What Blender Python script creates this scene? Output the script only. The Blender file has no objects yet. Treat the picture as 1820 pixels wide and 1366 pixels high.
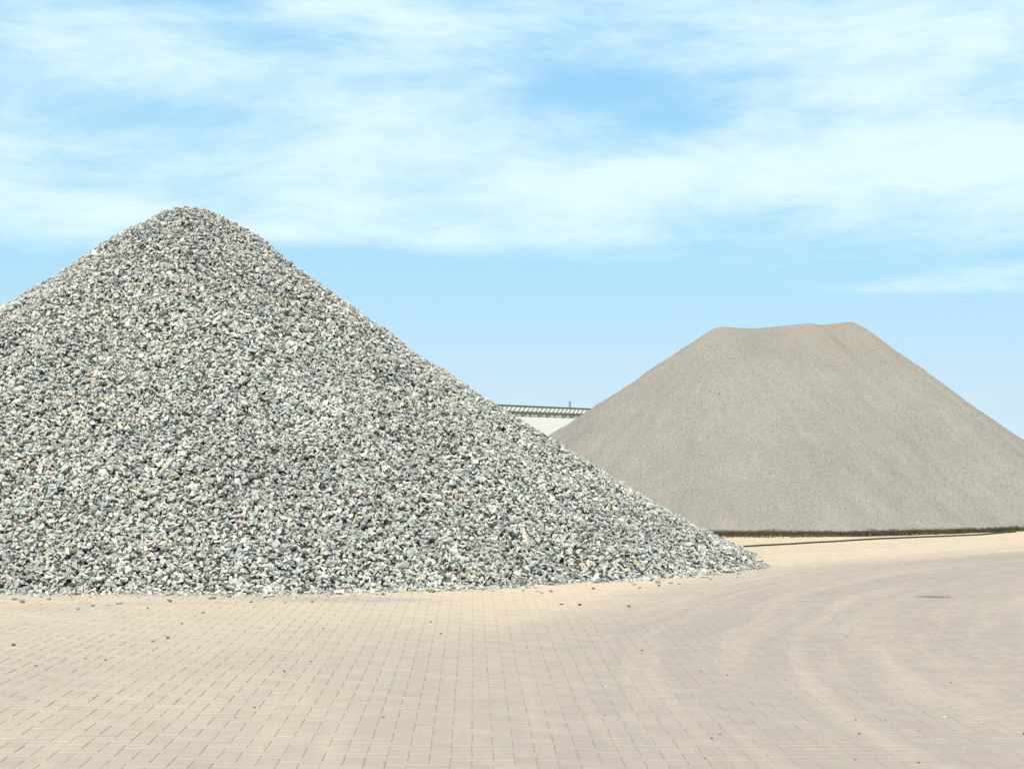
import bpy, bmesh, math, random
import numpy as np
from mathutils import Vector

S = bpy.context.scene
COL = S.collection
R = math.radians

# ------------------------------------------------------------------ camera
cam_d = bpy.data.cameras.new("camera")
cam = bpy.data.objects.new("camera", cam_d)
COL.objects.link(cam)
cam_d.sensor_width = 36.0
cam_d.lens = 60.65
cam_d.clip_end = 5000
cam_d.clip_start = 0.1
cam.location = (0, 0, 1.53)
cam.rotation_euler = (R(90 + 2.09), 0, 0)
S.camera = cam

# ------------------------------------------------------------------ world sky
SUN_EL, SUN_AZ = 56.0, 189.0          # azimuth clockwise from +Y (the view direction)
world = bpy.data.worlds.new("World")
S.world = world
world.use_nodes = True
wt = world.node_tree
wt.nodes.clear()


class NT:
    """small helper round a node tree"""
    def __init__(self, tree):
        self.t = tree

    def n(self, kind, **kw):
        nd = self.t.nodes.new(kind)
        for k, v in kw.items():
            setattr(nd, k, v)
        return nd

    def put(self, sock, v):
        if isinstance(v, bpy.types.NodeSocket):
            self.t.links.new(v, sock)
        else:
            sock.default_value = v

    def m(self, op, a, b=None, c=None, clamp=False):
        nd = self.n("ShaderNodeMath", operation=op)
        nd.use_clamp = clamp
        self.put(nd.inputs[0], a)
        if b is not None:
            self.put(nd.inputs[1], b)
        if c is not None:
            self.put(nd.inputs[2], c)
        return nd.outputs[0]

    def mix(self, f, a, b, blend="MIX"):
        nd = self.n("ShaderNodeMix", data_type="RGBA", blend_type=blend)
        self.put(nd.inputs[0], f)
        for s, v in ((nd.inputs[6], a), (nd.inputs[7], b)):
            if isinstance(v, tuple) and len(v) == 3:
                v = (*v, 1)
            self.put(s, v)
        return nd.outputs[2]

    def noise(self, vec, scale, detail=4, rough=0.55, w=None, dist=0.0):
        nd = self.n("ShaderNodeTexNoise")
        if w is not None:
            nd.noise_dimensions = "4D"
            nd.inputs["W"].default_value = w
        self.put(nd.inputs["Vector"], vec)
        nd.inputs["Scale"].default_value = scale
        nd.inputs["Detail"].default_value = detail
        nd.inputs["Roughness"].default_value = rough
        nd.inputs["Distortion"].default_value = dist
        return nd.outputs["Fac"]

    def ramp(self, v, lo, hi, a=0.0, b=1.0):
        nd = self.n("ShaderNodeMapRange", interpolation_type="SMOOTHSTEP")
        self.put(nd.inputs[0], v)
        nd.inputs[1].default_value = lo
        nd.inputs[2].default_value = hi
        nd.inputs[3].default_value = a
        nd.inputs[4].default_value = b
        return nd.outputs[0]

    def comb(self, x, y, z=0.0):
        nd = self.n("ShaderNodeCombineXYZ")
        for s, v in zip(nd.inputs, (x, y, z)):
            self.put(s, v)
        return nd.outputs[0]

    def sep(self, v):
        nd = self.n("ShaderNodeSeparateXYZ")
        self.put(nd.inputs[0], v)
        return nd.outputs

    def vscale(self, v, s):
        nd = self.n("ShaderNodeMapping")
        self.put(nd.inputs[0], v)
        nd.inputs["Scale"].default_value = s
        return nd.outputs[0]


w = NT(wt)
tc = w.n("ShaderNodeTexCoord")
dx, dy, dz = w.sep(tc.outputs["Generated"])
az = w.m("ARCTAN2", dx, dy)
el = w.m("ARCSINE", dz)
sky = w.n("ShaderNodeTexSky", sky_type="NISHITA")
sky.sun_disc = False
sky.sun_elevation = R(SUN_EL)
sky.sun_rotation = R(SUN_AZ)
sky.air_density = 1.0
sky.dust_density = 0.4
sky.ozone_density = 1.6
# bright thin summer air low over the yard, deepening upwards
lowair = w.mix(w.ramp(el, 0.02, 0.11), (5.6, 7.5, 9.1), (4.2, 7.3, 9.3))
lowair = w.mix(w.ramp(el, 0.10, 0.24), lowair, (3.1, 6.4, 9.3))
tint = w.mix(w.ramp(el, 0.26, 0.65, 0.9, 0.0), sky.outputs[0], lowair)


def pix(x, y):
    """direction of a point of the sky as azimuth, elevation"""
    return (x - 910) / 3066.0, (795 - y) / 3066.0


# cloud banks in azimuth / elevation: thin high cloud, wind drawn
skyv = w.comb(w.m("MULTIPLY", az, 1.0), w.m("MULTIPLY", el, 2.6))
warp = w.noise(skyv, 5.0, 2, 0.5, w=3.1)
skyw = w.comb(w.m("ADD", az, w.m("MULTIPLY", warp, 0.10)), w.m("ADD", w.m("MULTIPLY", el, 2.6), w.m("MULTIPLY", warp, 0.12)))
n1 = w.noise(skyw, 7.0, 7, 0.56, w=1.3)
n2 = w.noise(w.vscale(skyw, (0.8, 1.25, 1)), 19.0, 7, 0.66, w=7.7)
dens = w.m("ADD", w.m("MULTIPLY", n1, 0.55), w.m("MULTIPLY", n2, 0.45))
dens = w.m("MULTIPLY", w.m("SUBTRACT", dens, 0.5), 3.8)
banks = [  # x, y, half-width, half-height (photo pixels -> angles), amount
    (1080, 320, 560, 62, 0.85), (150, 380, 420, 55, 0.62), (620, 40, 380, 60, 0.45), (720, 170, 260, 110, 0.42),
    (1550, 90, 420, 130, 0.50), (1600, 290, 330, 90, 0.35), (100, 120, 330, 75, 0.50), (1200, 462, 230, 12, 0.40), (1790, 492, 170, 18, 0.5),
    (950, 420, 500, 20, 0.20), (1750, 200, 200, 150, 0.15), (1330, 575, 300, 12, 0.55), (1620, 520, 220, 14, 0.75), (1250, 478, 160, 12, 0.4), (200, 290, 330, 40, 0.35), (1500, 440, 300, 26, 0.05), (520, 420, 200, 22, 0.28),
    (1130, 160, 170, 40, -0.80), (1210, 215, 110, 28, -0.55), (560, 75, 160, 40, -0.30), (310, 15, 150, 30, -0.45), (260, 230, 200, 35, -0.25),
    (1400, 478, 1500, 30, -0.45), (760, 500, 700, 38, -0.6), (1000, 560, 2500, 40, -0.75), (1000, 650, 2500, 70, -0.8), (330, 330, 160, 20, -0.25), (560, 470, 150, 30, -0.4), (1390, 100, 200, 70, 0.2)]
dens = w.m("ADD", dens, 0.20)
for (bx, by, sx, sy, am) in banks:
    u0, v0 = pix(bx, by)
    a = w.m("POWER", w.m("ABSOLUTE", w.m("DIVIDE", w.m("SUBTRACT", az, u0), sx / 3066.0)), 2.0)
    b = w.m("POWER", w.m("ABSOLUTE", w.m("DIVIDE", w.m("SUBTRACT", el, v0), sy / 3066.0)), 2.0)
    g = w.m("EXPONENT", w.m("MULTIPLY", w.m("ADD", a, b), -1.0))
    dens = w.m("MULTIPLY_ADD", g, am, dens)
cover = w.m("MULTIPLY", w.ramp(dens, -0.25, 1.22, 0.0, 0.97), w.ramp(el, 0.28, 0.50, 1.0, 0.08))
CLOUD = (7.6, 9.3, 9.4, 1)
skycol = w.mix(cover, tint, CLOUD)
bg = w.n("ShaderNodeBackground")
bg.inputs["Strength"].default_value = 0.097
w.put(bg.inputs["Color"], skycol)
wo = w.n("ShaderNodeOutputWorld")
wt.links.new(bg.outputs[0], wo.inputs[0])

# ------------------------------------------------------------------ sun
sun_d = bpy.data.lights.new("sun", "SUN")
sun_d.energy = 5.0
sun_d.angle = R(0.53)
sun_d.color = (1.0, 0.93, 0.83)
sun = bpy.data.objects.new("sun", sun_d)
COL.objects.link(sun)
sv = Vector((math.sin(R(SUN_AZ)) * math.cos(R(SUN_EL)), math.cos(R(SUN_AZ)) * math.cos(R(SUN_EL)), math.sin(R(SUN_EL))))
sun.rotation_euler = (-sv).to_track_quat("-Z", "Y").to_euler()

S.view_settings.view_transform = "Standard"
S.view_settings.look = "None"
S.view_settings.exposure = 0.16
S.view_settings.gamma = 1.0
S.render.engine = "CYCLES"
S.cycles.max_bounces = 5
S.cycles.diffuse_bounces = 3

rng = np.random.default_rng(11)
random.seed(5)


# ------------------------------------------------------------------ helpers
def tag(o, label=None, cat=None, group=None, kind=None):
    if label: o["label"] = label
    if cat: o["category"] = cat
    if group: o["group"] = group
    if kind: o["kind"] = kind
    return o


def link(name, me, mat=None, parent=None):
    o = bpy.data.objects.new(name, me)
    COL.objects.link(o)
    for m in (mat if isinstance(mat, (list, tuple)) else [mat]):
        if m: me.materials.append(m)
    if parent: o.parent = parent
    return o


def np_mesh(name, V, faces_flat, counts, attr=None, midx=None, smooth=False):
    """mesh from numpy arrays: vertices, flat loop indices, corners per face"""
    me = bpy.data.meshes.new(name)
    me.vertices.add(len(V))
    me.vertices.foreach_set("co", np.ascontiguousarray(V, np.float32).ravel())
    me.loops.add(len(faces_flat))
    me.loops.foreach_set("vertex_index", np.ascontiguousarray(faces_flat, np.int32))
    me.polygons.add(len(counts))
    st = np.zeros(len(counts), np.int32)
    st[1:] = np.cumsum(counts)[:-1]
    me.polygons.foreach_set("loop_start", st)
    if midx is not None:
        me.polygons.foreach_set("material_index", np.ascontiguousarray(midx, np.int32))
    if attr is not None:
        for k, arr in attr.items():
            a = me.attributes.new(k, "FLOAT_COLOR", "POINT")
            a.data.foreach_set("color", np.ascontiguousarray(arr, np.float32).ravel())
    me.update(calc_edges=True)
    if smooth: me.shade_smooth()
    else: me.shade_flat()
    return me


def grid_faces(nu, nv, off=0, wrap=False):
    """quads of a grid with nu rows and nv columns"""
    i = np.arange(nu - 1)[:, None] * nv
    j = np.arange(nv if wrap else nv - 1)[None]
    j2 = (j + 1) % nv
    q = np.stack([i + j, i + j2, i + nv + j2, i + nv + j], -1).reshape(-1, 4) + off
    return q


def material(name):
    m = bpy.data.materials.new(name)
    m.use_nodes = True
    nt = m.node_tree
    nt.nodes.clear()
    k = NT(nt)
    out = k.n("ShaderNodeOutputMaterial")
    b = k.n("ShaderNodeBsdfPrincipled")
    nt.links.new(b.outputs[0], out.inputs[0])
    return m, k, b


def bump(k, b, h, dist, strength=1.0):
    nd = k.n("ShaderNodeBump")
    nd.inputs["Strength"].default_value = strength
    nd.inputs["Distance"].default_value = dist
    k.put(nd.inputs["Height"], h)
    k.put(b.inputs["Normal"], nd.outputs[0])


def value_noise(x, y, scale, seed):
    """smooth 2-D value noise in numpy, -1..1"""
    g = np.random.default_rng(seed).uniform(-1, 1, (257, 257))
    x = (np.asarray(x) * scale) % 256; y = (np.asarray(y) * scale) % 256
    xi = x.astype(int); yi = y.astype(int)
    fx = x - xi; fy = y - yi
    fx = fx * fx * (3 - 2 * fx); fy = fy * fy * (3 - 2 * fy)
    a = g[xi, yi]; b = g[xi + 1, yi]; c = g[xi, yi + 1]; d = g[xi + 1, yi + 1]
    return (a * (1 - fx) + b * fx) * (1 - fy) + (c * (1 - fx) + d * fx) * fy


# ------------------------------------------------------------------ materials
# broken stone: colour of each stone sits in an attribute, mottled a little
m_stone, k, b = material("broken_stone")
at = k.n("ShaderNodeAttribute", attribute_name="stone_color")
ob = k.n("ShaderNodeTexCoord").outputs["Object"]
mo = k.noise(ob, 45.0, 5, 0.65)
c = k.mix(1.0, at.outputs["Color"], k.mix(k.ramp(mo, 0.3, 0.7), (0.84, 0.845, 0.85), (1.10, 1.095, 1.08)), "MULTIPLY")
k.put(b.inputs["Base Color"], c)
b.inputs["Roughness"].default_value = 0.82
bump(k, b, k.noise(ob, 160.0, 4, 0.6), 0.004, 0.7)

m_core, k, b = material("gap_shade_core")  # core coloured near black: deep shade between the stones, put into the colour
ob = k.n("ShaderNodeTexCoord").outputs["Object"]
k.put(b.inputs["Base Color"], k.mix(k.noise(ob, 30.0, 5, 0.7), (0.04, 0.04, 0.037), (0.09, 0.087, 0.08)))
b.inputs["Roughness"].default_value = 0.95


TC, TR = (19.46, 10.14), 18.97           # the lorries turn on a wide circle past the heap


def track_u(k, P):
    """metres outward from the wheel track's circle, and metres along it"""
    x, y, _ = k.sep(P)
    ax = k.m("SUBTRACT", x, TC[0]); ay = k.m("SUBTRACT", y, TC[1])
    rho = k.m("SQRT", k.m("ADD", k.m("MULTIPLY", ax, ax), k.m("MULTIPLY", ay, ay)))
    al = k.m("MULTIPLY", k.m("ARCTAN2", ay, k.m("MULTIPLY", ax, -1.0)), TR)
    wv = k.noise(P, 0.18, 1, 0.5)
    u = k.m("ADD", k.m("SUBTRACT", rho, TR), k.m("MULTIPLY", k.m("SUBTRACT", wv, 0.5), 0.7))
    return u, al, x, y


def paving_colour(k, P, brick=None):
    u, al, x, y = track_u(k, P)
    # streaks drawn along the wheel track
    s1 = k.noise(k.comb(k.m("MULTIPLY", u, 1.05), k.m("MULTIPLY", al, 0.13)), 1.3, 5, 0.55)
    s2 = k.noise(k.comb(k.m("MULTIPLY", u, 2.0), k.m("MULTIPLY", al, 0.10), 3.0), 1.5, 5, 0.55)
    big = k.noise(P, 0.45, 4, 0.55, w=2.0)
    fine = k.noise(P, 60.0, 4, 0.7)
    dust, grey, warm = (0.560, 0.475, 0.340), (0.384, 0.333, 0.270), (0.420, 0.366, 0.292)
    base = k.mix(k.ramp(big, 0.35, 0.68), grey, warm)
    base = k.mix(k.ramp(s1, 0.36, 0.62, 0.0, 0.85), base, (0.368, 0.318, 0.265))
    base = k.mix(k.ramp(s2, 0.46, 0.68, 0.0, 0.75), base, (0.475, 0.410, 0.322))
    # a darker rubbed lane just inside the dusty verge
    lane = k.m("MULTIPLY", k.ramp(u, -2.6, -1.0), k.ramp(u, 0.9, -0.4))
    base = k.mix(k.m("MULTIPLY", lane, k.ramp(s2, 0.30, 0.60, 0.95, 0.35)), base, (0.362, 0.314, 0.264))
    far = k.ramp(y, 12.5, 17.5)
    du = k.m("MULTIPLY", k.m("MULTIPLY", k.ramp(u, -0.1, 1.6), far), k.ramp(s2, 0.2, 0.5, 0.80, 1.0))
    base = k.mix(du, base, dust)
    le = k.m("MULTIPLY", k.ramp(x, 1.2, -2.6), k.ramp(y, 7.0, 15.0, 0.50, 0.80))
    base = k.mix(k.m("MULTIPLY", le, k.ramp(big, 0.25, 0.6, 0.6, 1.0)), base, (0.485, 0.422, 0.318))
    base = k.mix(1.0, base, k.mix(k.ramp(fine, 0.25, 0.75), (0.90, 0.90, 0.90), (1.07, 1.07, 1.07)), "MULTIPLY")
    # grey stone dust under the heap's foot and a few dark smears
    for (cx, cy, rx, ry, ang, col, am) in ((-1.7, 17.35, 1.3, 0.42, 0, (0.36, 0.345, 0.31), 0.75), (-3.7, 16.9, 1.4, 0.22, 3, (0.40, 0.365, 0.31), 0.6),
                                           (-4.3, 16.35, 0.75, 0.40, 0, (0.42, 0.375, 0.31), 0.55), (4.33, 17.7, 0.24, 0.20, -25, (0.17, 0.145, 0.12), 0.85),
                                           (1.25, 17.9, 0.45, 0.06, 6, (0.30, 0.27, 0.22), 0.6), (2.2, 13.6, 0.5, 0.12, 20, (0.34, 0.3, 0.26), 0.4),
                                           (3.0, 16.1, 0.3, 0.1, 10, (0.30, 0.27, 0.23), 0.4), (5.2, 15.2, 0.5, 0.16, 30, (0.36, 0.32, 0.27), 0.4),
                                           (6.6, 20.6, 0.35, 0.12, 0, (0.33, 0.29, 0.24), 0.5), (5.5, 31.0, 9.0, 3.6, 28, (0.57, 0.465, 0.32), 0.7)):
        mp = k.n("ShaderNodeMapping", vector_type="TEXTURE")
        k.put(mp.inputs[0], P)
        mp.inputs["Location"].default_value = (cx, cy, 0)
        mp.inputs["Rotation"].default_value = (0, 0, R(ang))
        mp.inputs["Scale"].default_value = (rx, ry, 1000)
        ln = k.n("ShaderNodeVectorMath", operation="LENGTH")
        k.put(ln.inputs[0], mp.outputs[0])
        d = k.m("ADD", ln.outputs["Value"], k.m("MULTIPLY", k.m("SUBTRACT", k.noise(P, 5.0, 5, 0.65), 0.5), 1.5))
        base = k.mix(k.ramp(d, 1.05, 0.35, 0.0, am), base, col)
    return base, u, s1, big


m_paver, k, b = material("concrete_paver")
P = k.n("ShaderNodeNewGeometry").outputs["Position"]
col, u, s1, big = paving_colour(k, P)
at = k.n("ShaderNodeAttribute", attribute_name="stone_color")
col = k.mix(1.0, col, at.outputs["Color"], "MULTIPLY")
k.put(b.inputs["Base Color"], col)
b.inputs["Roughness"].default_value = 0.78
bump(k, b, k.noise(P, 220.0, 3, 0.7), 0.0025, 0.6)

m_joint, k, b = material("joint_sand")
P = k.n("ShaderNodeNewGeometry").outputs["Position"]
col, u, s1, big = paving_colour(k, P)
dk = k.mix(k.ramp(k.noise(P, 3.0, 4, 0.6), 0.30, 0.55), (0.56, 0.54, 0.51), (0.95, 0.94, 0.93))
xx, _, _ = k.sep(P)
dk = k.mix(k.ramp(k.m("ADD", xx, k.m("MULTIPLY", big, 3.0)), 0.8, 4.0, 0.0, 0.90), dk, (0.92, 0.92, 0.92))
k.put(b.inputs["Base Color"], k.mix(1.0, col, dk, "MULTIPLY"))
b.inputs["Roughness"].default_value = 0.95

m_yard, k, b = material("far_yard")
P = k.n("ShaderNodeNewGeometry").outputs["Position"]
k.put(b.inputs["Base Color"], k.mix(k.noise(P, 0.3, 5, 0.6), (0.43, 0.38, 0.30), (0.55, 0.48, 0.36)))
b.inputs["Roughness"].default_value = 0.9

# fine grit of the second heap
m_grit, k, b = material("fine_grit")
P = k.n("ShaderNodeNewGeometry").outputs["Position"]
at = k.n("ShaderNodeAttribute", attribute_name="stone_color")   # r: along slope, g: down slope, b: ridge soil
ux, vx, rx = k.sep(at.outputs["Vector"])
sp = k.noise(P, 38.0, 3, 0.85)
sp2 = k.noise(P, 95.0, 2, 0.8, w=5.5)
tone = k.noise(P, 0.55, 5, 0.6)
strk = k.noise(k.comb(k.m("MULTIPLY", ux, 2.2), k.m("MULTIPLY", vx, 0.55)), 2.2, 6, 0.62)
c = k.mix(k.ramp(tone, 0.35, 0.65), (0.256, 0.248, 0.214), (0.288, 0.272, 0.230))
c = k.mix(k.m("MULTIPLY", k.ramp(strk, 0.5, 0.72, 0.0, 0.6), k.ramp(vx, 0.5, 2.2)), c, (0.338, 0.305, 0.262))
c = k.mix(k.ramp(k.noise(P, 1.3, 5, 0.6, w=9.0), 0.58, 0.76, 0.0, 0.6), c, (0.235, 0.222, 0.188))
c = k.mix(k.m("MULTIPLY", rx, k.ramp(k.noise(P, 1.8, 5, 0.65), 0.38, 0.62)), c, (0.29, 0.248, 0.182))
c = k.mix(1.0, c, k.mix(k.ramp(sp, 0.28, 0.72), (0.70, 0.705, 0.71), (1.31, 1.31, 1.31)), "MULTIPLY")
c = k.mix(1.0, c, k.mix(k.ramp(sp2, 0.3, 0.7), (0.80, 0.80, 0.80), (1.2, 1.2, 1.2)), "MULTIPLY")
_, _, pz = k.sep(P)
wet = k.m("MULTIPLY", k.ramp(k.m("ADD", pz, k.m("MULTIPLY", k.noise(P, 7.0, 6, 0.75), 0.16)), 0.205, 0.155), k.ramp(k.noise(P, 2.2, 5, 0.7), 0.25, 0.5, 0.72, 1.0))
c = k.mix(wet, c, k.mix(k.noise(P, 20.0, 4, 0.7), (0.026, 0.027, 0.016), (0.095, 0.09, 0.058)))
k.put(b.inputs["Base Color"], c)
b.inputs["Roughness"].default_value = 0.9
bump(k, b, k.m("ADD", sp, k.m("MULTIPLY", sp2, 0.6)), 0.03, 0.55)


def plain(name, col, rough=0.7, var=0.12, scale=6.0, metal=0.0):
    m, k, b = material(name)
    ob = k.n("ShaderNodeTexCoord").outputs["Object"]
    lo = tuple(v * (1 - var) for v in col); hi = tuple(min(1, v * (1 + var)) for v in col)
    k.put(b.inputs["Base Color"], k.mix(k.ramp(k.noise(ob, scale, 5, 0.6), 0.3, 0.7), lo, hi))
    b.inputs["Roughness"].default_value = rough
    b.inputs["Metallic"].default_value = metal
    return m


m_hose = plain("black_rubber", (0.045, 0.036, 0.028), 0.6)
m_wall = plain("white_render", (0.93, 0.92, 0.86), 0.8, 0.01, 0.4)
m_roof = plain("pale_green_sheet", (0.68, 0.69, 0.52), 0.6, 0.08, 0.7)
m_dark = plain("weathered_metal", (0.10, 0.12, 0.12), 0.6)
m_glazing = plain("cream_panel", (0.80, 0.79, 0.68), 0.5, 0.12, 0.8)
m_grey = plain("grey_metal", (0.24, 0.27, 0.24), 0.5)

# ------------------------------------------------------------------ ground and paving
me = bpy.data.meshes.new("ground")
me.from_pydata([(-900, -900, -0.03), (900, -900, -0.03), (900, 1400, -0.03), (-900, 1400, -0.03)], [], [(0, 1, 2, 3)])
tag(link("ground", me, m_yard), kind="structure")


def zoff(x, y):
    """very slight unevenness of the laid surface"""
    return 0.010 * value_noise(x + 40, y + 40, 0.45, 3) + 0.004 * value_noise(x + 90, y + 90, 1.3, 4)


# joint sand: a gently uneven sheet between the blocks; blocks: 90 degree herringbone
U = 0.1045
ANG = R(-1.31)                      # the courses run almost straight away from the camera
X0, X1, Y0, Y1 = -15.0, 17.0, 2.0, 42.0
gx, gy = np.meshgrid(np.arange(X0 - .4, X1 + .5, 0.2), np.arange(Y0 - .4, Y1 + .5, 0.2))
# sand has been driven into the joints where the lorries turn, less so on the left
fill = np.clip((gx - 0.2 + 1.2 * value_noise(gx + 70, gy + 70, 0.5, 71) + 0.05 * (gy - 9)) / 3.2, 0, 1)
V = np.stack([gx, gy, zoff(gx, gy) + 0.0012 + 0.0036 * fill], -1).reshape(-1, 3)
q = grid_faces(gx.shape[0], gx.shape[1])
sandV, sandF = V.copy(), q

ii, jj = np.meshgrid(np.arange(int((X0 - 3) / U), int((X1 + 3) / U)), np.arange(int((Y0 - 3) / U), int((Y1 + 3) / U)))
ph = (ii + jj) % 4                  # herringbone: (i+j) mod 4 picks how a cell is covered
hx, hy = ii[ph == 0], jj[ph == 0]   # lying block covers cells i, i+1
vx_, vy_ = ii[ph == 2], jj[ph == 2]   # standing block covers cells j, j+1
bx = np.concatenate([hx + 1.0, vx_ + 0.5]); by = np.concatenate([hy + 0.5, vy_ + 1.0])
hw = np.concatenate([np.full(len(hx), 1.0), np.full(len(vx_), 0.5)]); hh = np.concatenate([np.full(len(hx), 0.5), np.full(len(vx_), 1.0)])
bx = bx * U; by = by * U
wx = bx * math.cos(ANG) + by * math.sin(ANG); wy = -bx * math.sin(ANG) + by * math.cos(ANG)
ok = (wx > X0) & (wx < X1) & (wy > Y0) & (wy < Y1)
# nothing of the paving shows under the heap
ok &= ~(((wx + 5.0) ** 2 + (wy - 26.3) ** 2) < 6.3 ** 2)
bx, by, hw, hh, wx, wy = (a[ok] for a in (bx, by, hw, hh, wx, wy))
n = len(bx)
g = 0.5 * rng.uniform(0.0018, 0.0040, n)
ch = rng.uniform(0.0016, 0.0034, n)
jx = rng.normal(0, 0.0009, n); jy = rng.normal(0, 0.0009, n)
tilt = rng.normal(0, 0.003, (n, 2)); dz_ = rng.normal(0, 0.00045, n)
corners = np.array([(-1, -1), (1, -1), (1, 1), (-1, 1)], float)
V = np.zeros((n, 12, 3))
for lvl in range(3):
    ins = (g + (ch if lvl == 2 else 0))
    ex = (hw * U - ins)[:, None] * corners[None, :, 0]; ey = (hh * U - ins)[:, None] * corners[None, :, 1]
    lx = bx[:, None] + ex + jx[:, None]; ly = by[:, None] + ey + jy[:, None]
    V[:, lvl * 4:lvl * 4 + 4, 0] = lx * math.cos(ANG) + ly * math.sin(ANG)
    V[:, lvl * 4:lvl * 4 + 4, 1] = -lx * math.sin(ANG) + ly * math.cos(ANG)
    top = (0.0055 if lvl == 2 else (0.0030 if lvl == 1 else -0.008))
    V[:, lvl * 4:lvl * 4 + 4, 2] = (zoff(wx, wy) + dz_ + top)[:, None] + ex * tilt[:, :1] + ey * tilt[:, 1:]
f = [(8, 9, 10, 11)] + [(a + l, (a + 1) % 4 + l, (a + 1) % 4 + 4 + l, a + 4 + l) for l in (0, 4) for a in range(4)]
F = (np.array(f)[None] + (np.arange(n) * 12)[:, None, None]).reshape(-1, 4)
tone = np.clip(1 + rng.normal(0, 0.022, n), 0.90, 1.08)
colr = np.ones((n, 12, 4)); colr[..., :3] = tone[:, None, None] * (1 + rng.normal(0, 0.008, (n, 1, 3)))
V2 = np.concatenate([V.reshape(-1, 3), sandV]); F2 = np.concatenate([F, sandF + n * 12])
C2 = np.concatenate([colr.reshape(-1, 4), np.ones((len(sandV), 4))])
mi = np.concatenate([np.zeros(len(F)), np.ones(len(sandF))])
me = np_mesh("paving", V2, F2.ravel(), np.full(len(F2), 4), {"stone_color": C2}, mi)
tag(link("paving", me, [m_paver, m_joint]), kind="structure")


# ------------------------------------------------------------------ stones
def stone_variants(count, npts, seed, flat=(0.45, 0.8)):
    rnd = random.Random(seed)
    out = []
    for _ in range(count):
        bm = bmesh.new()
        fz = rnd.uniform(*flat); fy = rnd.uniform(0.52, 0.90)
        for _i in range(npts):
            v = Vector((rnd.gauss(0, 1), rnd.gauss(0, 1), rnd.gauss(0, 1))).normalized()
            m = max(abs(v.x), abs(v.y), abs(v.z))
            v = v * (0.55 + 0.45 / m * rnd.uniform(0.55, 0.8))
            bm.verts.new((v.x, v.y * fy, v.z * fz))
        r = bmesh.ops.convex_hull(bm, input=bm.verts[:])
        bmesh.ops.delete(bm, geom=[e for e in set(r["geom_interior"] + r["geom_unused"]) if isinstance(e, bmesh.types.BMVert)], context="VERTS")
        bm.verts.ensure_lookup_table(); bm.verts.index_update()
        vs = np.array([v.co[:] for v in bm.verts]); fs = np.array([[v.index for v in fc.verts] for fc in bm.faces if len(fc.verts) == 3])
        vs -= vs.mean(0)
        vs /= np.abs(vs[:, 0]).max()
        out.append((vs, fs))
        bm.free()
    return out


def quat_mats(q):
    q = q / np.linalg.norm(q, axis=1, keepdims=True)
    w_, x, y, z = q.T
    return np.stack([1 - 2 * (y * y + z * z), 2 * (x * y - z * w_), 2 * (x * z + y * w_),
                     2 * (x * y + z * w_), 1 - 2 * (x * x + z * z), 2 * (y * z - x * w_),
                     2 * (x * z - y * w_), 2 * (y * z + x * w_), 1 - 2 * (x * x + y * y)], -1).reshape(-1, 3, 3)


def lie_on(nrm, r, tilt_sd):
    """rotations that lay local z along nrm, with spin and tilt"""
    n_ = len(nrm)
    nn = nrm + r.normal(0, tilt_sd, (n_, 3))
    nn /= np.linalg.norm(nn, axis=1, keepdims=True)
    t_ = r.normal(0, 1, (n_, 3))
    t_ -= (t_ * nn).sum(1, keepdims=True) * nn
    t_ /= np.linalg.norm(t_, axis=1, keepdims=True)
    return np.stack([t_, np.cross(nn, t_), nn], -1)


def stone_colours(n_, r, palette, weights, sd=0.11):
    pal = np.array(palette)
    idx = r.choice(len(pal), n_, p=np.array(weights) / sum(weights))
    c_ = pal[idx] * np.exp(r.normal(0, sd, (n_, 1))) * np.exp(r.normal(0, 0.02, (n_, 3)))
    return np.clip(c_, 0.02, 0.85)


def stones_arrays(pos, rot, size, cols, variants, r, off=0):
    which = r.integers(0, len(variants), len(pos))
    Vs, Fs, Cs = [], [], []
    for kk, (vv, ff) in enumerate(variants):
        s_ = np.nonzero(which == kk)[0]
        if not len(s_): continue
        v_ = vv[None] * size[s_][:, None, :]
        v_ = np.einsum("nij,nkj->nki", rot[s_], v_) + pos[s_][:, None]
        Vs.append(v_.reshape(-1, 3))
        Fs.append((ff[None] + (off + np.arange(len(s_)) * len(vv))[:, None, None]).reshape(-1, 3))
        c_ = np.ones((len(s_), len(vv), 4)); c_[..., :3] = cols[s_][:, None]
        Cs.append(c_.reshape(-1, 4))
        off += len(s_) * len(vv)
    return np.concatenate(Vs), np.concatenate(Fs), np.concatenate(Cs)


# coarse heap: foot radius by compass direction, near conical sides
HC = (-4.91, 26.35); HH = 5.235; R0 = 0.42
RA = np.array([8.05, 8.62, 8.32, 8.35, 8.61, 8.38, 8.02, 8.29, 9.02, 8.42, 8.90, 9.15])


def heap_R(th):
    fq = np.fft.rfft(np.interp(np.arange(0, 360, 2), np.arange(0, 361, 30), np.append(RA, RA[0])))
    fq[9:] = 0
    rr = np.fft.irfft(fq, 180)
    th = np.degrees(th) % 360
    base = np.interp(th, np.arange(0, 361, 2), np.append(rr, rr[0]))
    # uneven foot
    return base + 0.10 * np.sin(np.radians(th) * 9 + 1) + 0.08 * np.sin(np.radians(th) * 23) + 0.04 * np.sin(np.radians(th) * 61)


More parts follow.
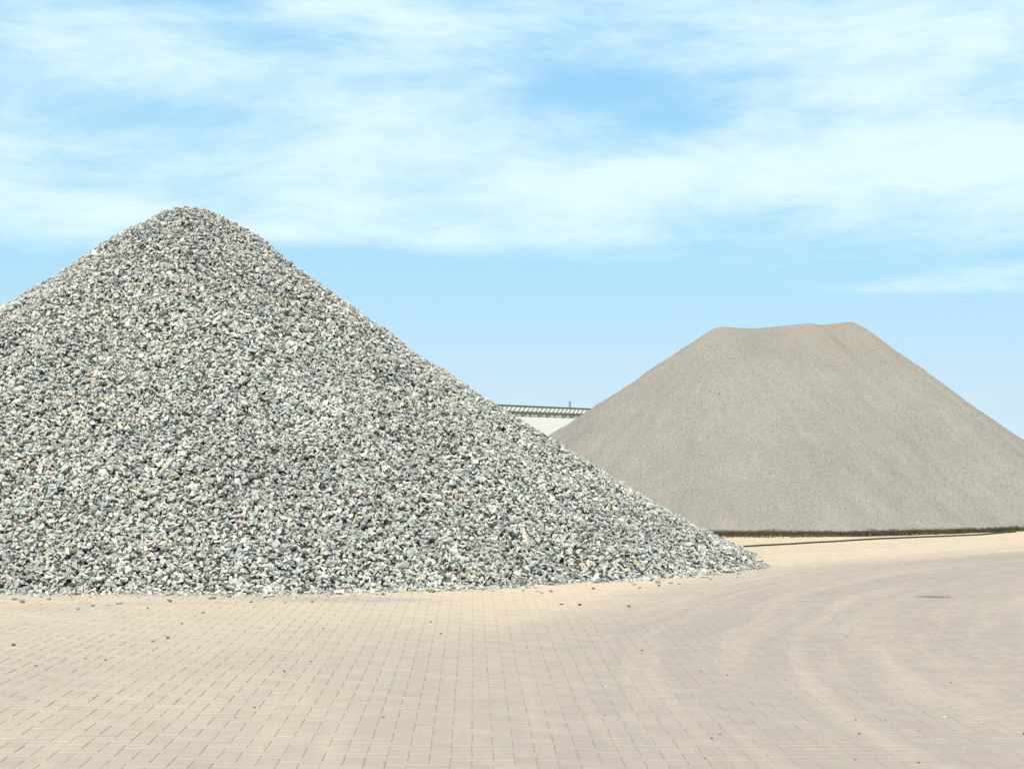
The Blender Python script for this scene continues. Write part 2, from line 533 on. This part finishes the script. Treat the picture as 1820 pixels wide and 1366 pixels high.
def heap_z(x, y):
    ddx, ddy = x - HC[0], y - HC[1]
    r_ = np.hypot(ddx, ddy); th = np.arctan2(ddy, ddx)
    Rt = heap_R(th)
    q_ = (np.sqrt(r_ * r_ + R0 * R0) - R0) / (np.sqrt(Rt * Rt + R0 * R0) - R0)
    cc = 0.10 + 0.16 * np.clip(np.cos(th + 0.25), 0, 1) ** 3
    z = HH * ((1 - q_) + cc * (q_ * q_ - q_))
    inside = np.clip(1.15 - q_, 0, 1)
    z = z + inside * (0.055 * value_noise(x + 50, y + 50, 0.8, 21) + 0.05 * value_noise(x + 50, y + 50, 2.1, 22)) * np.clip((1 - q_) * 6, 0, 1)
    z = z + 0.075 * np.exp(-((q_ - 0.60) / 0.13) ** 2) * np.clip(np.cos(th + 0.45), 0, 1) ** 6
    return z


STONE_PAL = [(0.445, 0.452, 0.405), (0.515, 0.513, 0.457), (0.37, 0.39, 0.355), (0.24, 0.275, 0.26), (0.555, 0.55, 0.495),
             (0.52, 0.45, 0.36), (0.55, 0.43, 0.37), (0.56, 0.44, 0.21), (0.30, 0.36, 0.335), (0.13, 0.145, 0.15), (0.66, 0.65, 0.62)]
STONE_W = [28, 24, 18, 7, 9, 4, 1.2, 0.5, 5, 2, 0.4]
VAR = stone_variants(48, 11, 3, (0.36, 0.78))


def sample_heap(n_, r, th_lo, th_hi, q_lo=0.0, q_hi=1.0):
    th = r.uniform(th_lo, th_hi, n_)
    q_ = np.sqrt(r.uniform(q_lo ** 2, q_hi ** 2, n_))
    r_ = q_ * heap_R(th)
    return HC[0] + r_ * np.cos(th), HC[1] + r_ * np.sin(th)


def heap_normal(x, y, e=0.12):
    zx = (heap_z(x + e, y) - heap_z(x - e, y)) / (2 * e); zy = (heap_z(x, y + e) - heap_z(x, y - e)) / (2 * e)
    nn = np.stack([-zx, -zy, np.ones_like(zx)], -1)
    return nn / np.linalg.norm(nn, axis=1, keepdims=True)


def heap_layer(n_, th0, th1, lo, hi, big, sd, r):
    x, y = sample_heap(n_, r, th0, th1)
    nn = heap_normal(x, y)
    z = heap_z(x, y)
    p = np.stack([x, y, z], -1) + nn * r.uniform(lo, hi, (n_, 1))
    s_ = np.clip(np.exp(r.normal(math.log(big), sd, n_)), 0.014, 0.068)
    size = s_[:, None] * np.stack([np.ones(n_), r.uniform(0.7, 1.0, n_), r.uniform(0.55, 1.0, n_)], -1)
    p[:, 2] = np.maximum(p[:, 2], size[:, 2] * 0.55)
    rt = lie_on(nn, r, 0.42)
    rnd = r.uniform(0, 1, n_) < 0.35
    rt[rnd] = quat_mats(r.normal(0, 1, (rnd.sum(), 4)))
    return p, rt, size


r1 = np.random.default_rng(77)
A0, A1 = R(-178), R(48)             # the sides that can be seen from around the photograph's place
layers = [heap_layer(50000, A0, A1, -0.055, -0.022, 0.039, 0.20, r1), heap_layer(66000, A0, A1, -0.018, 0.018, 0.034, 0.20, r1),
          heap_layer(36000, A0, A1, 0.012, 0.040, 0.031, 0.22, r1), heap_layer(34000, A1, R(182), 0.0, 0.02, 0.048, 0.2, r1)]
# stones that rolled just past the foot
nf = 2600
th = r1.uniform(A0, A1, nf)
rr_ = heap_R(th) + r1.exponential(0.085, nf) * np.where(th > R(-35), 0.4, 1.0) - 0.04
x = HC[0] + rr_ * np.cos(th); y = HC[1] + rr_ * np.sin(th)
s_ = np.clip(np.exp(r1.normal(math.log(0.026), 0.4, nf)), 0.008, 0.06)
size = s_[:, None] * np.stack([np.ones(nf), r1.uniform(0.7, 1, nf), r1.uniform(0.5, 0.9, nf)], -1)
layers.append((np.stack([x, y, size[:, 2] * 0.5 + 0.004], -1), lie_on(np.tile([0, 0, 1.0], (nf, 1)), r1, 0.2), size))
pos = np.concatenate([l[0] for l in layers]); rot = np.concatenate([l[1] for l in layers]); siz = np.concatenate([l[2] for l in layers])
# drifts of slightly darker or warmer load
cols = stone_colours(len(pos), r1, STONE_PAL, STONE_W)
drift = 1 + 0.10 * value_noise(pos[:, 0] + 60, pos[:, 1] + 60, 0.7, 31) + 0.06 * value_noise(pos[:, 0] + 60, pos[:, 2] + 60, 2.0, 32)
cols = cols * drift[:, None]
# core of the heap
tt = np.linspace(0.002, 1.0, 90); aa = np.linspace(0, 2 * math.pi, 360, endpoint=False)
TT, AA = np.meshgrid(tt, aa, indexing="ij")
rr = TT * heap_R(AA)
cx_ = HC[0] + rr * np.cos(AA); cy_ = HC[1] + rr * np.sin(AA)
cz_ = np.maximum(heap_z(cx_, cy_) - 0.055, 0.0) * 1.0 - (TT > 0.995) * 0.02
coreV = np.stack([cx_, cy_, cz_], -1).reshape(-1, 3)
coreF = grid_faces(len(tt), len(aa), 0, wrap=True)
cap = np.arange(len(aa))
SV, SF, SC = stones_arrays(pos, rot, siz, cols, VAR, r1, off=len(coreV))
V = np.concatenate([coreV, SV]); C = np.concatenate([np.ones((len(coreV), 4)) * 0.2, SC])
loops = np.concatenate([coreF.ravel(), cap, SF.ravel()])
counts = np.concatenate([np.full(len(coreF), 4), [len(cap)], np.full(len(SF), 3)])
mi = np.concatenate([np.ones(len(coreF) + 1), np.zeros(len(SF))])
me = np_mesh("gravel_heap", V, loops, counts, {"stone_color": C}, mi)
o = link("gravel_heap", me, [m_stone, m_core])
tag(o, "tall cone of coarse broken grey stone filling the left of the yard", "gravel heap", kind="stuff")

# fine chippings lying in a thin grey fringe before the foot
nf = 5200
th = r1.uniform(R(-150), R(-5), nf)
keep = r1.uniform(0, 1, nf) < 0.25 + 0.75 * (np.abs(th - R(-75)) < 0.28)
th = th[keep]; nf = len(th)
rr_ = heap_R(th) + r1.exponential(0.16, nf) + 0.02
s_ = np.clip(np.exp(r1.normal(math.log(0.007), 0.35, nf)), 0.003, 0.014)
size = s_[:, None] * np.stack([np.ones(nf), r1.uniform(0.7, 1, nf), r1.uniform(0.5, 0.9, nf)], -1)
px, py = HC[0] + rr_ * np.cos(th), HC[1] + rr_ * np.sin(th)
pp = np.stack([px, py, zoff(px, py) + 0.0055 + size[:, 2] * 0.4], -1)
# and a sparse sprinkle of crumbs over the whole paving
nc = 1500
px = r1.uniform(-4.5, 8.5, nc); py = r1.uniform(7.0, 26.0, nc)
s2 = np.clip(np.exp(r1.normal(math.log(0.0042), 0.4, nc)), 0.002, 0.010)
sz2 = s2[:, None] * np.array([1, 0.85, 0.65])
pp = np.concatenate([pp, np.stack([px, py, zoff(px, py) + 0.0055 + sz2[:, 2] * 0.4], -1)])
size = np.concatenate([size, sz2])
VAR2 = stone_variants(12, 8, 9)
SV, SF, SC = stones_arrays(pp, lie_on(np.tile([0, 0, 1.0], (len(pp), 1)), r1, 0.2), size,
                           stone_colours(len(pp), r1, STONE_PAL + [(0.62, 0.56, 0.45)], STONE_W + [25]), VAR2, r1)
me = np_mesh("chippings", SV, SF.ravel(), np.full(len(SF), 3), {"stone_color": SC})
tag(link("chippings", me, m_stone), "fine stone chippings and crumbs sprinkled over the pale paving before the coarse heap", "chippings", kind="stuff")

# ------------------------------------------------------------------ loose stones, each a thing
F_, YH_, CH_ = 3066.0, 795.0, 1.53


def gp(x, y):
    d = CH_ * F_ / (y - YH_)
    return (x - 910) / F_ * d, d


BIGV = stone_variants(8, 16, 21, (0.5, 0.8))
stone_mesh = {}
LOOSE = [  # photo x, y, length in photo px, colour, label or None
    (1250, 1025, 20, (0.52, 0.42, 0.36), "reddish grey stone lying just off the right end of the coarse heap's foot"),
    (602, 1056, 22, (0.62, 0.61, 0.58), "pale flat stone just in front of the grey dust at the heap's foot"),
    (768, 1052, 14, (0.20, 0.22, 0.06), "olive green stone lying against the foot of the coarse heap"),
    (380, 1065, 16, (0.18, 0.17, 0.16), "dark flat stone lying on the grey dust before the heap"),
    (670, 1057, 8, (0.13, 0.13, 0.12), "left one of two dark pebbles side by side before the heap"),
    (682, 1057, 9, (0.13, 0.12, 0.11), "right one of two dark pebbles side by side before the heap"),
    (301, 1134, 10, (0.12, 0.10, 0.08), "larger of two dark pebbles on the joints left of centre, alone on the paving"),
    (274, 1139, 8, (0.30, 0.16, 0.12), "small reddish pebble left of a larger dark pebble on the paving"),
    (998, 1073, 9, (0.16, 0.12, 0.08), "brown pebble in the yellow dust, left one of a wide pair"),
    (1029, 1075, 8, (0.08, 0.08, 0.08), "black pebble in the yellow dust, right one of a wide pair"),
    (1117, 1077, 7, (0.20, 0.16, 0.12), "small brown pebble at the edge of the grey wheel track"),
    (1140, 1155, 6, (0.13, 0.11, 0.10), "single dark pebble in the middle of the grey wheel track"),
    (1500, 1130, 5, (0.12, 0.11, 0.10), "single dark pebble on the worn track below the fine heap"),
    (28, 1149, 10, (0.10, 0.10, 0.10), "dark pebble at the far left edge of the paving"),
    (1815, 1301, 8, (0.08, 0.07, 0.07), "black pebble at the far right edge of the near paving"),
    (1262, 1310, 7, (0.14, 0.12, 0.10), "small dark pebble on the near paving right of centre"),
    (683, 1274, 8, (0.13, 0.12, 0.11), "small dark pebble between the dark joints of the near paving"),
    (714, 1253, 5, (0.55, 0.52, 0.46), "small white chip among the joints of the near paving"),
    (1740, 1282, 6, (0.56, 0.52, 0.45), "pale chip on the near paving at the right"),
    (1675, 1272, 9, (0.58, 0.53, 0.46), "longest pale chip on the near paving at the right"),
    (1073, 1269, 7, (0.25, 0.18, 0.12), "small brown pebble between faded joints of the near paving"),
    (191, 1172, 6, (0.15, 0.13, 0.11), None), (68, 1183, 6, (0.17, 0.15, 0.12), None), (156, 1170, 7, (0.16, 0.14, 0.12), None),
    (364, 1089, 8, (0.16, 0.14, 0.12), None), (326, 1109, 6, (0.15, 0.14, 0.12), None), (508, 1193, 6, (0.13, 0.11, 0.1), None),
    (455, 1255, 6, (0.12, 0.11, 0.1), None), (421, 1272, 6, (0.13, 0.12, 0.1), None), (766, 1105, 5, (0.15, 0.13, 0.12), None),
    (784, 1126, 5, (0.17, 0.12, 0.1), None), (576, 1116, 5, (0.16, 0.13, 0.1), None), (554, 1173, 5, (0.14, 0.12, 0.1), None),
    (28, 1066, 14, (0.30, 0.30, 0.29), None), (43, 1071, 11, (0.20, 0.2, 0.19), None), (90, 1066, 9, (0.2, 0.2, 0.19), None),
    (75, 1074, 7, (0.24, 0.23, 0.21), None), (142, 1083, 7, (0.2, 0.19, 0.17), None), (168, 1077, 8, (0.21, 0.2, 0.19), None),
    (215, 1073, 13, (0.22, 0.21, 0.20), None), (197, 1076, 7, (0.24, 0.23, 0.21), None), (265, 1081, 6, (0.18, 0.17, 0.15), None),
    (304, 1070, 10, (0.22, 0.21, 0.20), None), (448, 1071, 8, (0.2, 0.19, 0.18), None), (508, 1071, 7, (0.19, 0.18, 0.17), None),
    (556, 1070, 8, (0.2, 0.2, 0.19), None), (632, 1060, 7, (0.3, 0.29, 0.27), None), (955, 1050, 9, (0.3, 0.3, 0.29), None),
    (963, 1052, 8, (0.2, 0.2, 0.2), None), (978, 1050, 9, (0.3, 0.29, 0.27), None), (1054, 1046, 7, (0.15, 0.14, 0.13), None),
    (1136, 1045, 7, (0.2, 0.19, 0.17), None), (1125, 1039, 11, (0.32, 0.31, 0.3), None), (1168, 1036, 12, (0.26, 0.25, 0.24), None),
    (1170, 1041, 7, (0.17, 0.16, 0.15), None), (1191, 1037, 8, (0.2, 0.19, 0.18), None), (1206, 1038, 7, (0.22, 0.2, 0.19), None),
    (1262, 1030, 8, (0.33, 0.31, 0.29), None), (1312, 1020, 6, (0.3, 0.28, 0.26), None), (1277, 1303, 5, (0.14, 0.12, 0.1), None),
    (1629, 1294, 5, (0.15, 0.13, 0.12), None), (1517, 1276, 5, (0.15, 0.13, 0.12), None), (1569, 1277, 4, (0.2, 0.18, 0.16), None),
    (1685, 1211, 5, (0.16, 0.14, 0.12), None), (1393, 1206, 4, (0.16, 0.14, 0.12), None), (1290, 1198, 4, (0.2, 0.17, 0.13), None),
    (1523, 1301, 6, (0.2, 0.18, 0.15), None), (1627, 1351, 7, (0.18, 0.16, 0.14), None), (1515, 1344, 6, (0.17, 0.15, 0.13), None),
    (1250, 1345, 5, (0.15, 0.13, 0.11), None), (1130, 1219, 5, (0.5, 0.42, 0.36), None), (720, 1219, 5, (0.5, 0.45, 0.4), None)]
for i, (ix, iy, ln, c3, lab) in enumerate(LOOSE):
    X, Y = gp(ix, iy)
    L = max(ln, 4) / F_ * Y / 2
    key = (c3, i % 8)
    vv, ff = BIGV[i % 8]
    me = bpy.data.meshes.new("loose_stone")
    flatz = 0.55 if ln > 12 else 0.8
    me.from_pydata([tuple(v) for v in vv * np.array([L, L * 0.85, L * flatz])], [], [tuple(int(a) for a in f3) for f3 in ff])
    a = me.attributes.new("stone_color", "FLOAT_COLOR", "POINT")
    a.data.foreach_set("color", np.tile([*c3, 1.0], len(vv)).astype(np.float32))
    me.shade_flat()
    o = link("loose_stone", me, m_stone)
    zmin = float((vv[:, 2] * L * flatz).min())
    o.location = (X, Y, float(zoff(np.array([X]), np.array([Y]))[0]) + 0.0055 - zmin * 0.85)
    o.rotation_euler = (0, 0, random.uniform(-0.5, 0.5))
    if lab is None:
        if iy < 1085: lab = "small grey stone that rolled from the coarse heap onto the paving at its foot"
        else: lab = "tiny pebble lying alone on the open paving away from the heap"
        grp = "small stones at the heap's foot" if iy < 1085 else "tiny pebbles on the open paving"
    else:
        grp = "loose stones on the paving"
    tag(o, lab, "stone", grp)

# ------------------------------------------------------------------ second heap, fine grit
P0 = np.array([4.40, 36.0]); P1 = np.array([7.34, 37.5]); RF = 6.25
dirv = (P1 - P0) / np.linalg.norm(P1 - P0); nrm = np.array([-dirv[1], dirv[0]]); Lr = float(np.linalg.norm(P1 - P0))
na = 560; nl = 170; nt_ = 300
base_a = math.atan2(nrm[1], nrm[0])
ring = []                            # capsule round the ridge: (ridge parameter, direction)
for s in np.linspace(0, 1, nl, endpoint=False): ring.append((s, base_a + math.pi))            # front side P0 -> P1
for a in np.linspace(-math.pi, 0, na, endpoint=False): ring.append((1.0, base_a + a + 0.0))
for s in np.linspace(1, 0, nl, endpoint=False): ring.append((s, base_a))
for a in np.linspace(0, math.pi, na, endpoint=False): ring.append((0.0, base_a + a))
ring = np.array(ring)
u_ = ring[:, 0]; an = ring[:, 1]
t_ = np.linspace(0, 1, nt_)
ridge = P0[None] + (P1 - P0)[None] * u_[:, None]
footR = RF * (1 - 0.12 * np.clip(np.cos(an - 0.15), 0, 1) ** 3) + 0.10 * np.sin(an * 5 + 1.0) + 0.05 * np.sin(an * 17 + u_ * 6) + 0.03 * np.sin(an * 41 + u_ * 20)
rr = t_[:, None] * footR[None]
gx = ridge[None, :, 0] + rr * np.cos(an)[None]; gy = ridge[None, :, 1] + rr * np.sin(an)[None]
zr = np.interp(u_, [0, .10, .22, .34, .55, .68, .76, .90, 1.0], [4.06, 4.055, 4.045, 4.08, 4.15, 4.205, 4.175, 4.225, 4.265])
RIM = 0.085
r0 = 0.22
q_ = (np.sqrt(rr * rr + r0 * r0) - r0) / (np.sqrt(footR ** 2 + r0 * r0) - r0)[None]
gz = RIM + (zr[None] - RIM) * (1 - q_) + 0.25 * (q_ * q_ - q_)
amp = np.clip((1 - t_) * 8, 0, 1)[:, None] * np.clip(t_ * 8, 0.2, 1)[:, None]
gz = gz + amp * (0.07 * value_noise(gx + 50, gy + 50, 0.55, 41) + 0.03 * value_noise(gx + 50, gy + 50, 1.7, 42) + 0.012 * value_noise(gx * 1.0 + 50, gy + 50, 5.0, 43))
perim = np.cumsum(np.hypot(*(np.diff(np.stack([gx[150], gy[150]], -1), axis=0, append=[[gx[150, 0], gy[150, 0]]]).T)))
# shallow run-off streaks down the slope
gz = gz + amp * 0.018 * value_noise(np.tile(perim, (nt_, 1)), t_[:, None] * 1.2 + np.zeros_like(gx), 2.4, 44) * np.clip(t_ * 3, 0, 1)[:, None]
gz = gz + rng.normal(0, 0.0028, gz.shape) * np.clip(t_ * 3, 0, 1)[:, None]
# vertical little bank at the very foot
last = np.stack([gx[-1], gy[-1], np.full(len(u_), -0.01)], -1)
V = np.concatenate([np.stack([gx, gy, gz], -1).reshape(-1, 3), last])
q = grid_faces(nt_ + 1, len(u_), 0, wrap=True)
soil = np.exp(-((t_[:, None] * 1.0) / 0.22) ** 2) * np.interp(u_, [0, .3, .6, 1], [0.1, 0.45, 0.8, 0.9])[None]
C = np.zeros((len(V), 4)); C[:, 3] = 1
C[:-len(u_), 0] = np.tile(perim, nt_); C[:-len(u_), 1] = np.repeat(t_ * RF, len(u_)); C[:-len(u_), 2] = soil.ravel()
C[-len(u_):, 0] = perim; C[-len(u_):, 1] = RF
r2 = np.random.default_rng(5)
# coarser grains lying on the grit, front and flanks
ng = 34000
wgt = np.diff(perim, prepend=0.0) + 1e-6
ia = r2.choice(len(u_), ng, p=wgt / wgt.sum()); it = (np.sqrt(r2.uniform(0.0, 1, ng)) * (nt_ - 2)).astype(int)
fr = (np.sin(an[ia]) < 0.5)
ia, it = ia[fr], it[fr]; ng = len(ia)
gp_ = np.stack([gx[it, ia], gy[it, ia], gz[it, ia] + 0.001], -1) + r2.normal(0, 0.012, (ng, 3)) * np.array([1, 1, 0.1])
s_ = np.clip(np.exp(r2.normal(math.log(0.0065), 0.25, ng)), 0.004, 0.010)
VAR3 = stone_variants(10, 7, 15)
SV, SF, SC = stones_arrays(gp_, quat_mats(r2.normal(0, 1, (ng, 4))), s_[:, None] * np.array([[1, .85, .7]]),
                           stone_colours(ng, r2, [(0.29, 0.272, 0.235), (0.25, 0.235, 0.205), (0.34, 0.315, 0.272), (0.40, 0.37, 0.32)], [5, 3, 3, 0.6], 0.08), VAR3, r2, off=len(V))
mi = np.concatenate([np.zeros(len(q)), np.ones(len(SF))])
me = np_mesh("grit_heap", np.concatenate([V, SV]), np.concatenate([q.ravel(), SF.ravel()]), np.concatenate([np.full(len(q), 4), np.full(len(SF), 3)]),
             {"stone_color": np.concatenate([C, SC])}, mi)
o = link("grit_heap", me, [m_grit, m_stone])
tag(o, "smooth flat-topped heap of fine beige grey grit behind the coarse one at the right", "grit heap", kind="stuff")

# ------------------------------------------------------------------ moss and weeds along the foot of the fine heap
m_moss, k, b = material("moss")
at = k.n("ShaderNodeAttribute", attribute_name="stone_color")
k.put(b.inputs["Base Color"], at.outputs["Color"])
b.inputs["Roughness"].default_value = 0.85
r3 = np.random.default_rng(8)
fx = gx[-1]; fy = gy[-1]
frontm = np.nonzero((fy < 33.2) & (fx > -1.5) & (fx < 11.5))[0]
nb = 17000
ib = r3.choice(frontm, nb)
wid = np.interp(fx[ib], [-1, 3.2, 4.5, 5.5, 7, 11], [1.0, 0.95, 0.75, 0.38, 0.10, 0.05])
out = r3.beta(1.1, 2.0, nb) * wid
px = fx[ib] + out * 0.48 + r3.normal(0, 0.03, nb); py = fy[ib] - out * 0.88 + r3.normal(0, 0.02, nb)
gap = (value_noise(px + 10, py * 3 + 10, 2.6, 61) < -0.45) & (out > 0.3 * wid)
px = px[~gap]; py = py[~gap]; out = out[~gap]; wid = wid[~gap]; nb = len(px)
hgt = r3.uniform(0.012, 0.05, nb) * np.interp(out / wid, [0, 1], [1.5, 0.4])
wd = r3.uniform(0.006, 0.016, nb)
an_ = r3.uniform(0, math.pi, nb); lean = r3.normal(0, 0.35, (nb, 2)) * hgt[:, None]
ddx = np.cos(an_) * wd; ddy = np.sin(an_) * wd
z0 = np.full(nb, 0.0)
V = np.stack([np.stack([px - ddx, py - ddy, z0], -1), np.stack([px + ddx, py + ddy, z0], -1),
              np.stack([px + ddx * .7 + lean[:, 0] * .6, py + ddy * .7 + lean[:, 1] * .6, hgt * .6], -1),
              np.stack([px + lean[:, 0], py + lean[:, 1], hgt], -1),
              np.stack([px - ddx * .7 + lean[:, 0] * .6, py - ddy * .7 + lean[:, 1] * .6, hgt * .6], -1)], 1)
F = np.arange(nb * 5)
pal = np.array([(0.06, 0.075, 0.022), (0.11, 0.125, 0.035), (0.10, 0.07, 0.035), (0.04, 0.04, 0.022), (0.17, 0.155, 0.06)])
patch = value_noise(px + 30, py + 30, 1.5, 51) * 0.5 + 0.5
ci = np.clip((patch * 3 + r3.uniform(0, 2, nb)).astype(int), 0, 4)
C = np.ones((nb, 5, 4)); C[..., :3] = pal[ci][:, None]
me = np_mesh("moss", V.reshape(-1, 3), F, np.full(nb, 5), {"stone_color": C.reshape(-1, 4)})
tag(link("moss", me, m_moss), "dark green and brown moss and weeds along the foot of the fine grit heap", "moss", kind="stuff")

# ------------------------------------------------------------------ hose on the paving
ctrl = [(0.9, 24.6), (2.3, 25.55)] + [gp(*p) for p in ((1300, 973), (1350, 970), (1400, 967.5), (1450, 965), (1500, 962.2), (1550, 959.6), (1600, 957), (1650, 954.5), (1700, 952.3), (1745, 950.6))] + [(9.05, 31.0)]


def tube(name, path, rad, seg, mat):
    P_ = np.array(path, float); nn = len(P_)
    T = np.gradient(P_, axis=0); T /= np.linalg.norm(T, axis=1, keepdims=True)
    A = np.cross(T, [0, 0, 1.0]); A /= np.linalg.norm(A, axis=1, keepdims=True); B = np.cross(A, T)
    ang = np.linspace(0, 2 * math.pi, seg, endpoint=False)
    V_ = P_[:, None] + rad * (np.cos(ang)[None, :, None] * A[:, None] + np.sin(ang)[None, :, None] * B[:, None])
    q_ = grid_faces(nn, seg, 0, wrap=True)
    loops_ = np.concatenate([q_.ravel(), np.arange(seg), np.arange(seg)[::-1] + (nn - 1) * seg])
    return np_mesh(name, V_.reshape(-1, 3), loops_, np.concatenate([np.full(len(q_), 4), [seg, seg]]), smooth=True)


cp = np.array(ctrl); s = np.r_[0, np.cumsum(np.hypot(*np.diff(cp, axis=0).T))]
ss = np.linspace(0, s[-1], 260)
hx_ = np.interp(ss, s, cp[:, 0]) + 0.02 * np.sin(ss * 1.7); hy_ = np.interp(ss, s, cp[:, 1]) + 0.03 * np.sin(ss * 1.1 + 1)
me = tube("hose", np.stack([hx_, hy_, zoff(hx_, hy_) + 0.0185], -1), 0.0135, 10, m_hose)
tag(link("hose", me, m_hose), "thin black hose lying straight on the pale paving before the fine heap", "hose")


# ------------------------------------------------------------------ long hall far behind
def box_bm(bm, x0, x1, y0, y1, z0, z1):
    vs = [bm.verts.new(p) for p in ((x0, y0, z0), (x1, y0, z0), (x1, y1, z0), (x0, y1, z0), (x0, y0, z1), (x1, y0, z1), (x1, y1, z1), (x0, y1, z1))]
    for f in ((0, 3, 2, 1), (4, 5, 6, 7), (0, 1, 5, 4), (1, 2, 6, 5), (2, 3, 7, 6), (3, 0, 4, 7)):
        bm.faces.new([vs[i] for i in f])


def bar_bm(bm, a, b_, wdt):
    a, b_ = Vector(a), Vector(b_)
    d = (b_ - a).normalized(); up = Vector((0, 0, 1)) if abs(d.z) < 0.95 else Vector((1, 0, 0))
    s_ = d.cross(up).normalized() * wdt / 2; t2 = d.cross(s_).normalized() * wdt / 2
    vs = [bm.verts.new(p + i * s_ + j * t2) for p in (a, b_) for i, j in ((-1, -1), (1, -1), (1, 1), (-1, 1))]
    for f in ((3, 2, 1, 0), (4, 5, 6, 7), (0, 1, 5, 4), (1, 2, 6, 5), (2, 3, 7, 6), (3, 0, 4, 7)):
        bm.faces.new([vs[i] for i in f])


def bm_obj(name, bm, mat, parent=None):
    me = bpy.data.meshes.new(name)
    bmesh.ops.recalc_face_normals(bm, faces=bm.faces[:])
    bm.to_mesh(me); bm.free()
    return link(name, me, mat, parent)


hall = bpy.data.objects.new("hall", None)
COL.objects.link(hall)
tag(hall, "long low white hall with pale ribbed roof seen between the two heaps", "building")
# local x runs along the facade, y into the building; the facade recedes to the right
hall.location = (-11.0, 180.5, 0)
hall.rotation_euler = (0, 0, math.atan2(18, 10.2))
LEN, DEP = 62.0, 15.0
ZW, ZE, ZR = 5.11, 5.72, 6.36
bm = bmesh.new(); box_bm(bm, 0, LEN, 0.0, DEP, -0.03, ZW)
bm_obj("wall", bm, m_wall, hall)
bm = bmesh.new(); box_bm(bm, 0.1, LEN - 0.1, 0.12, DEP - 0.3, ZW, ZE - 0.02)
band = bm_obj("clerestory", bm, m_glazing, hall)
bm = bmesh.new()
bar_bm(bm, (0, 0.05, 5.50), (LEN, 0.05, 5.50), 0.09)
for i in range(31):
    x = 0.2 + i * 2.05
    bar_bm(bm, (x, 0.06, ZW + 0.01), (x, 0.06, 5.44), 0.07)
    if i % 3 != 1 and i < 30:
        bar_bm(bm, (x, 0.08, ZW + 0.05), (x + 1.0, 0.08, 5.40), 0.06)
bm_obj("frame", bm, m_dark, band)
bm = bmesh.new()                      # steep ribbed roof edge with a flat top behind it
prof = [(0.0, ZE), (0.35, ZR), (DEP - .3, ZR), (DEP, ZE)]
f0 = [bm.verts.new((0, a, z)) for a, z in prof]; f1 = [bm.verts.new((LEN, a, z)) for a, z in prof]
bm.faces.new(f0); bm.faces.new(f1[::-1])
for i in range(4):
    bm.faces.new((f0[i], f0[(i + 1) % 4], f1[(i + 1) % 4], f1[i]))
roof = bm_obj("roof", bm, m_roof, hall)
bm = bmesh.new()
for i in range(57):
    x = 0.3 + i * 1.06
    bar_bm(bm, (x, -0.03, ZE + 0.02), (x + 1.6, 0.32, ZR), 0.085)
bm_obj("roof_rib", bm, m_grey, roof)
bm = bmesh.new(); bar_bm(bm, (0, 0.33, ZR + 0.03), (LEN, 0.33, ZR + 0.03), 0.16)
bm_obj("ridge_cap", bm, m_dark, roof)
bm = bmesh.new(); bar_bm(bm, (0, -0.06, ZE - 0.02), (LEN, -0.06, ZE - 0.02), 0.11)
bm_obj("gutter", bm, m_dark, roof)
bm = bmesh.new()
bar_bm(bm, (37.5, 0.6, ZR), (37.9, 0.6, ZR + 0.62), 0.10); bar_bm(bm, (38.2, 0.6, ZR), (37.9, 0.6, ZR + 0.62), 0.08); bar_bm(bm, (37.9, 0.6, ZR + 0.5), (37.9, 0.6, ZR + 0.9), 0.22)
bm_obj("roof_vent", bm, m_grey, roof)
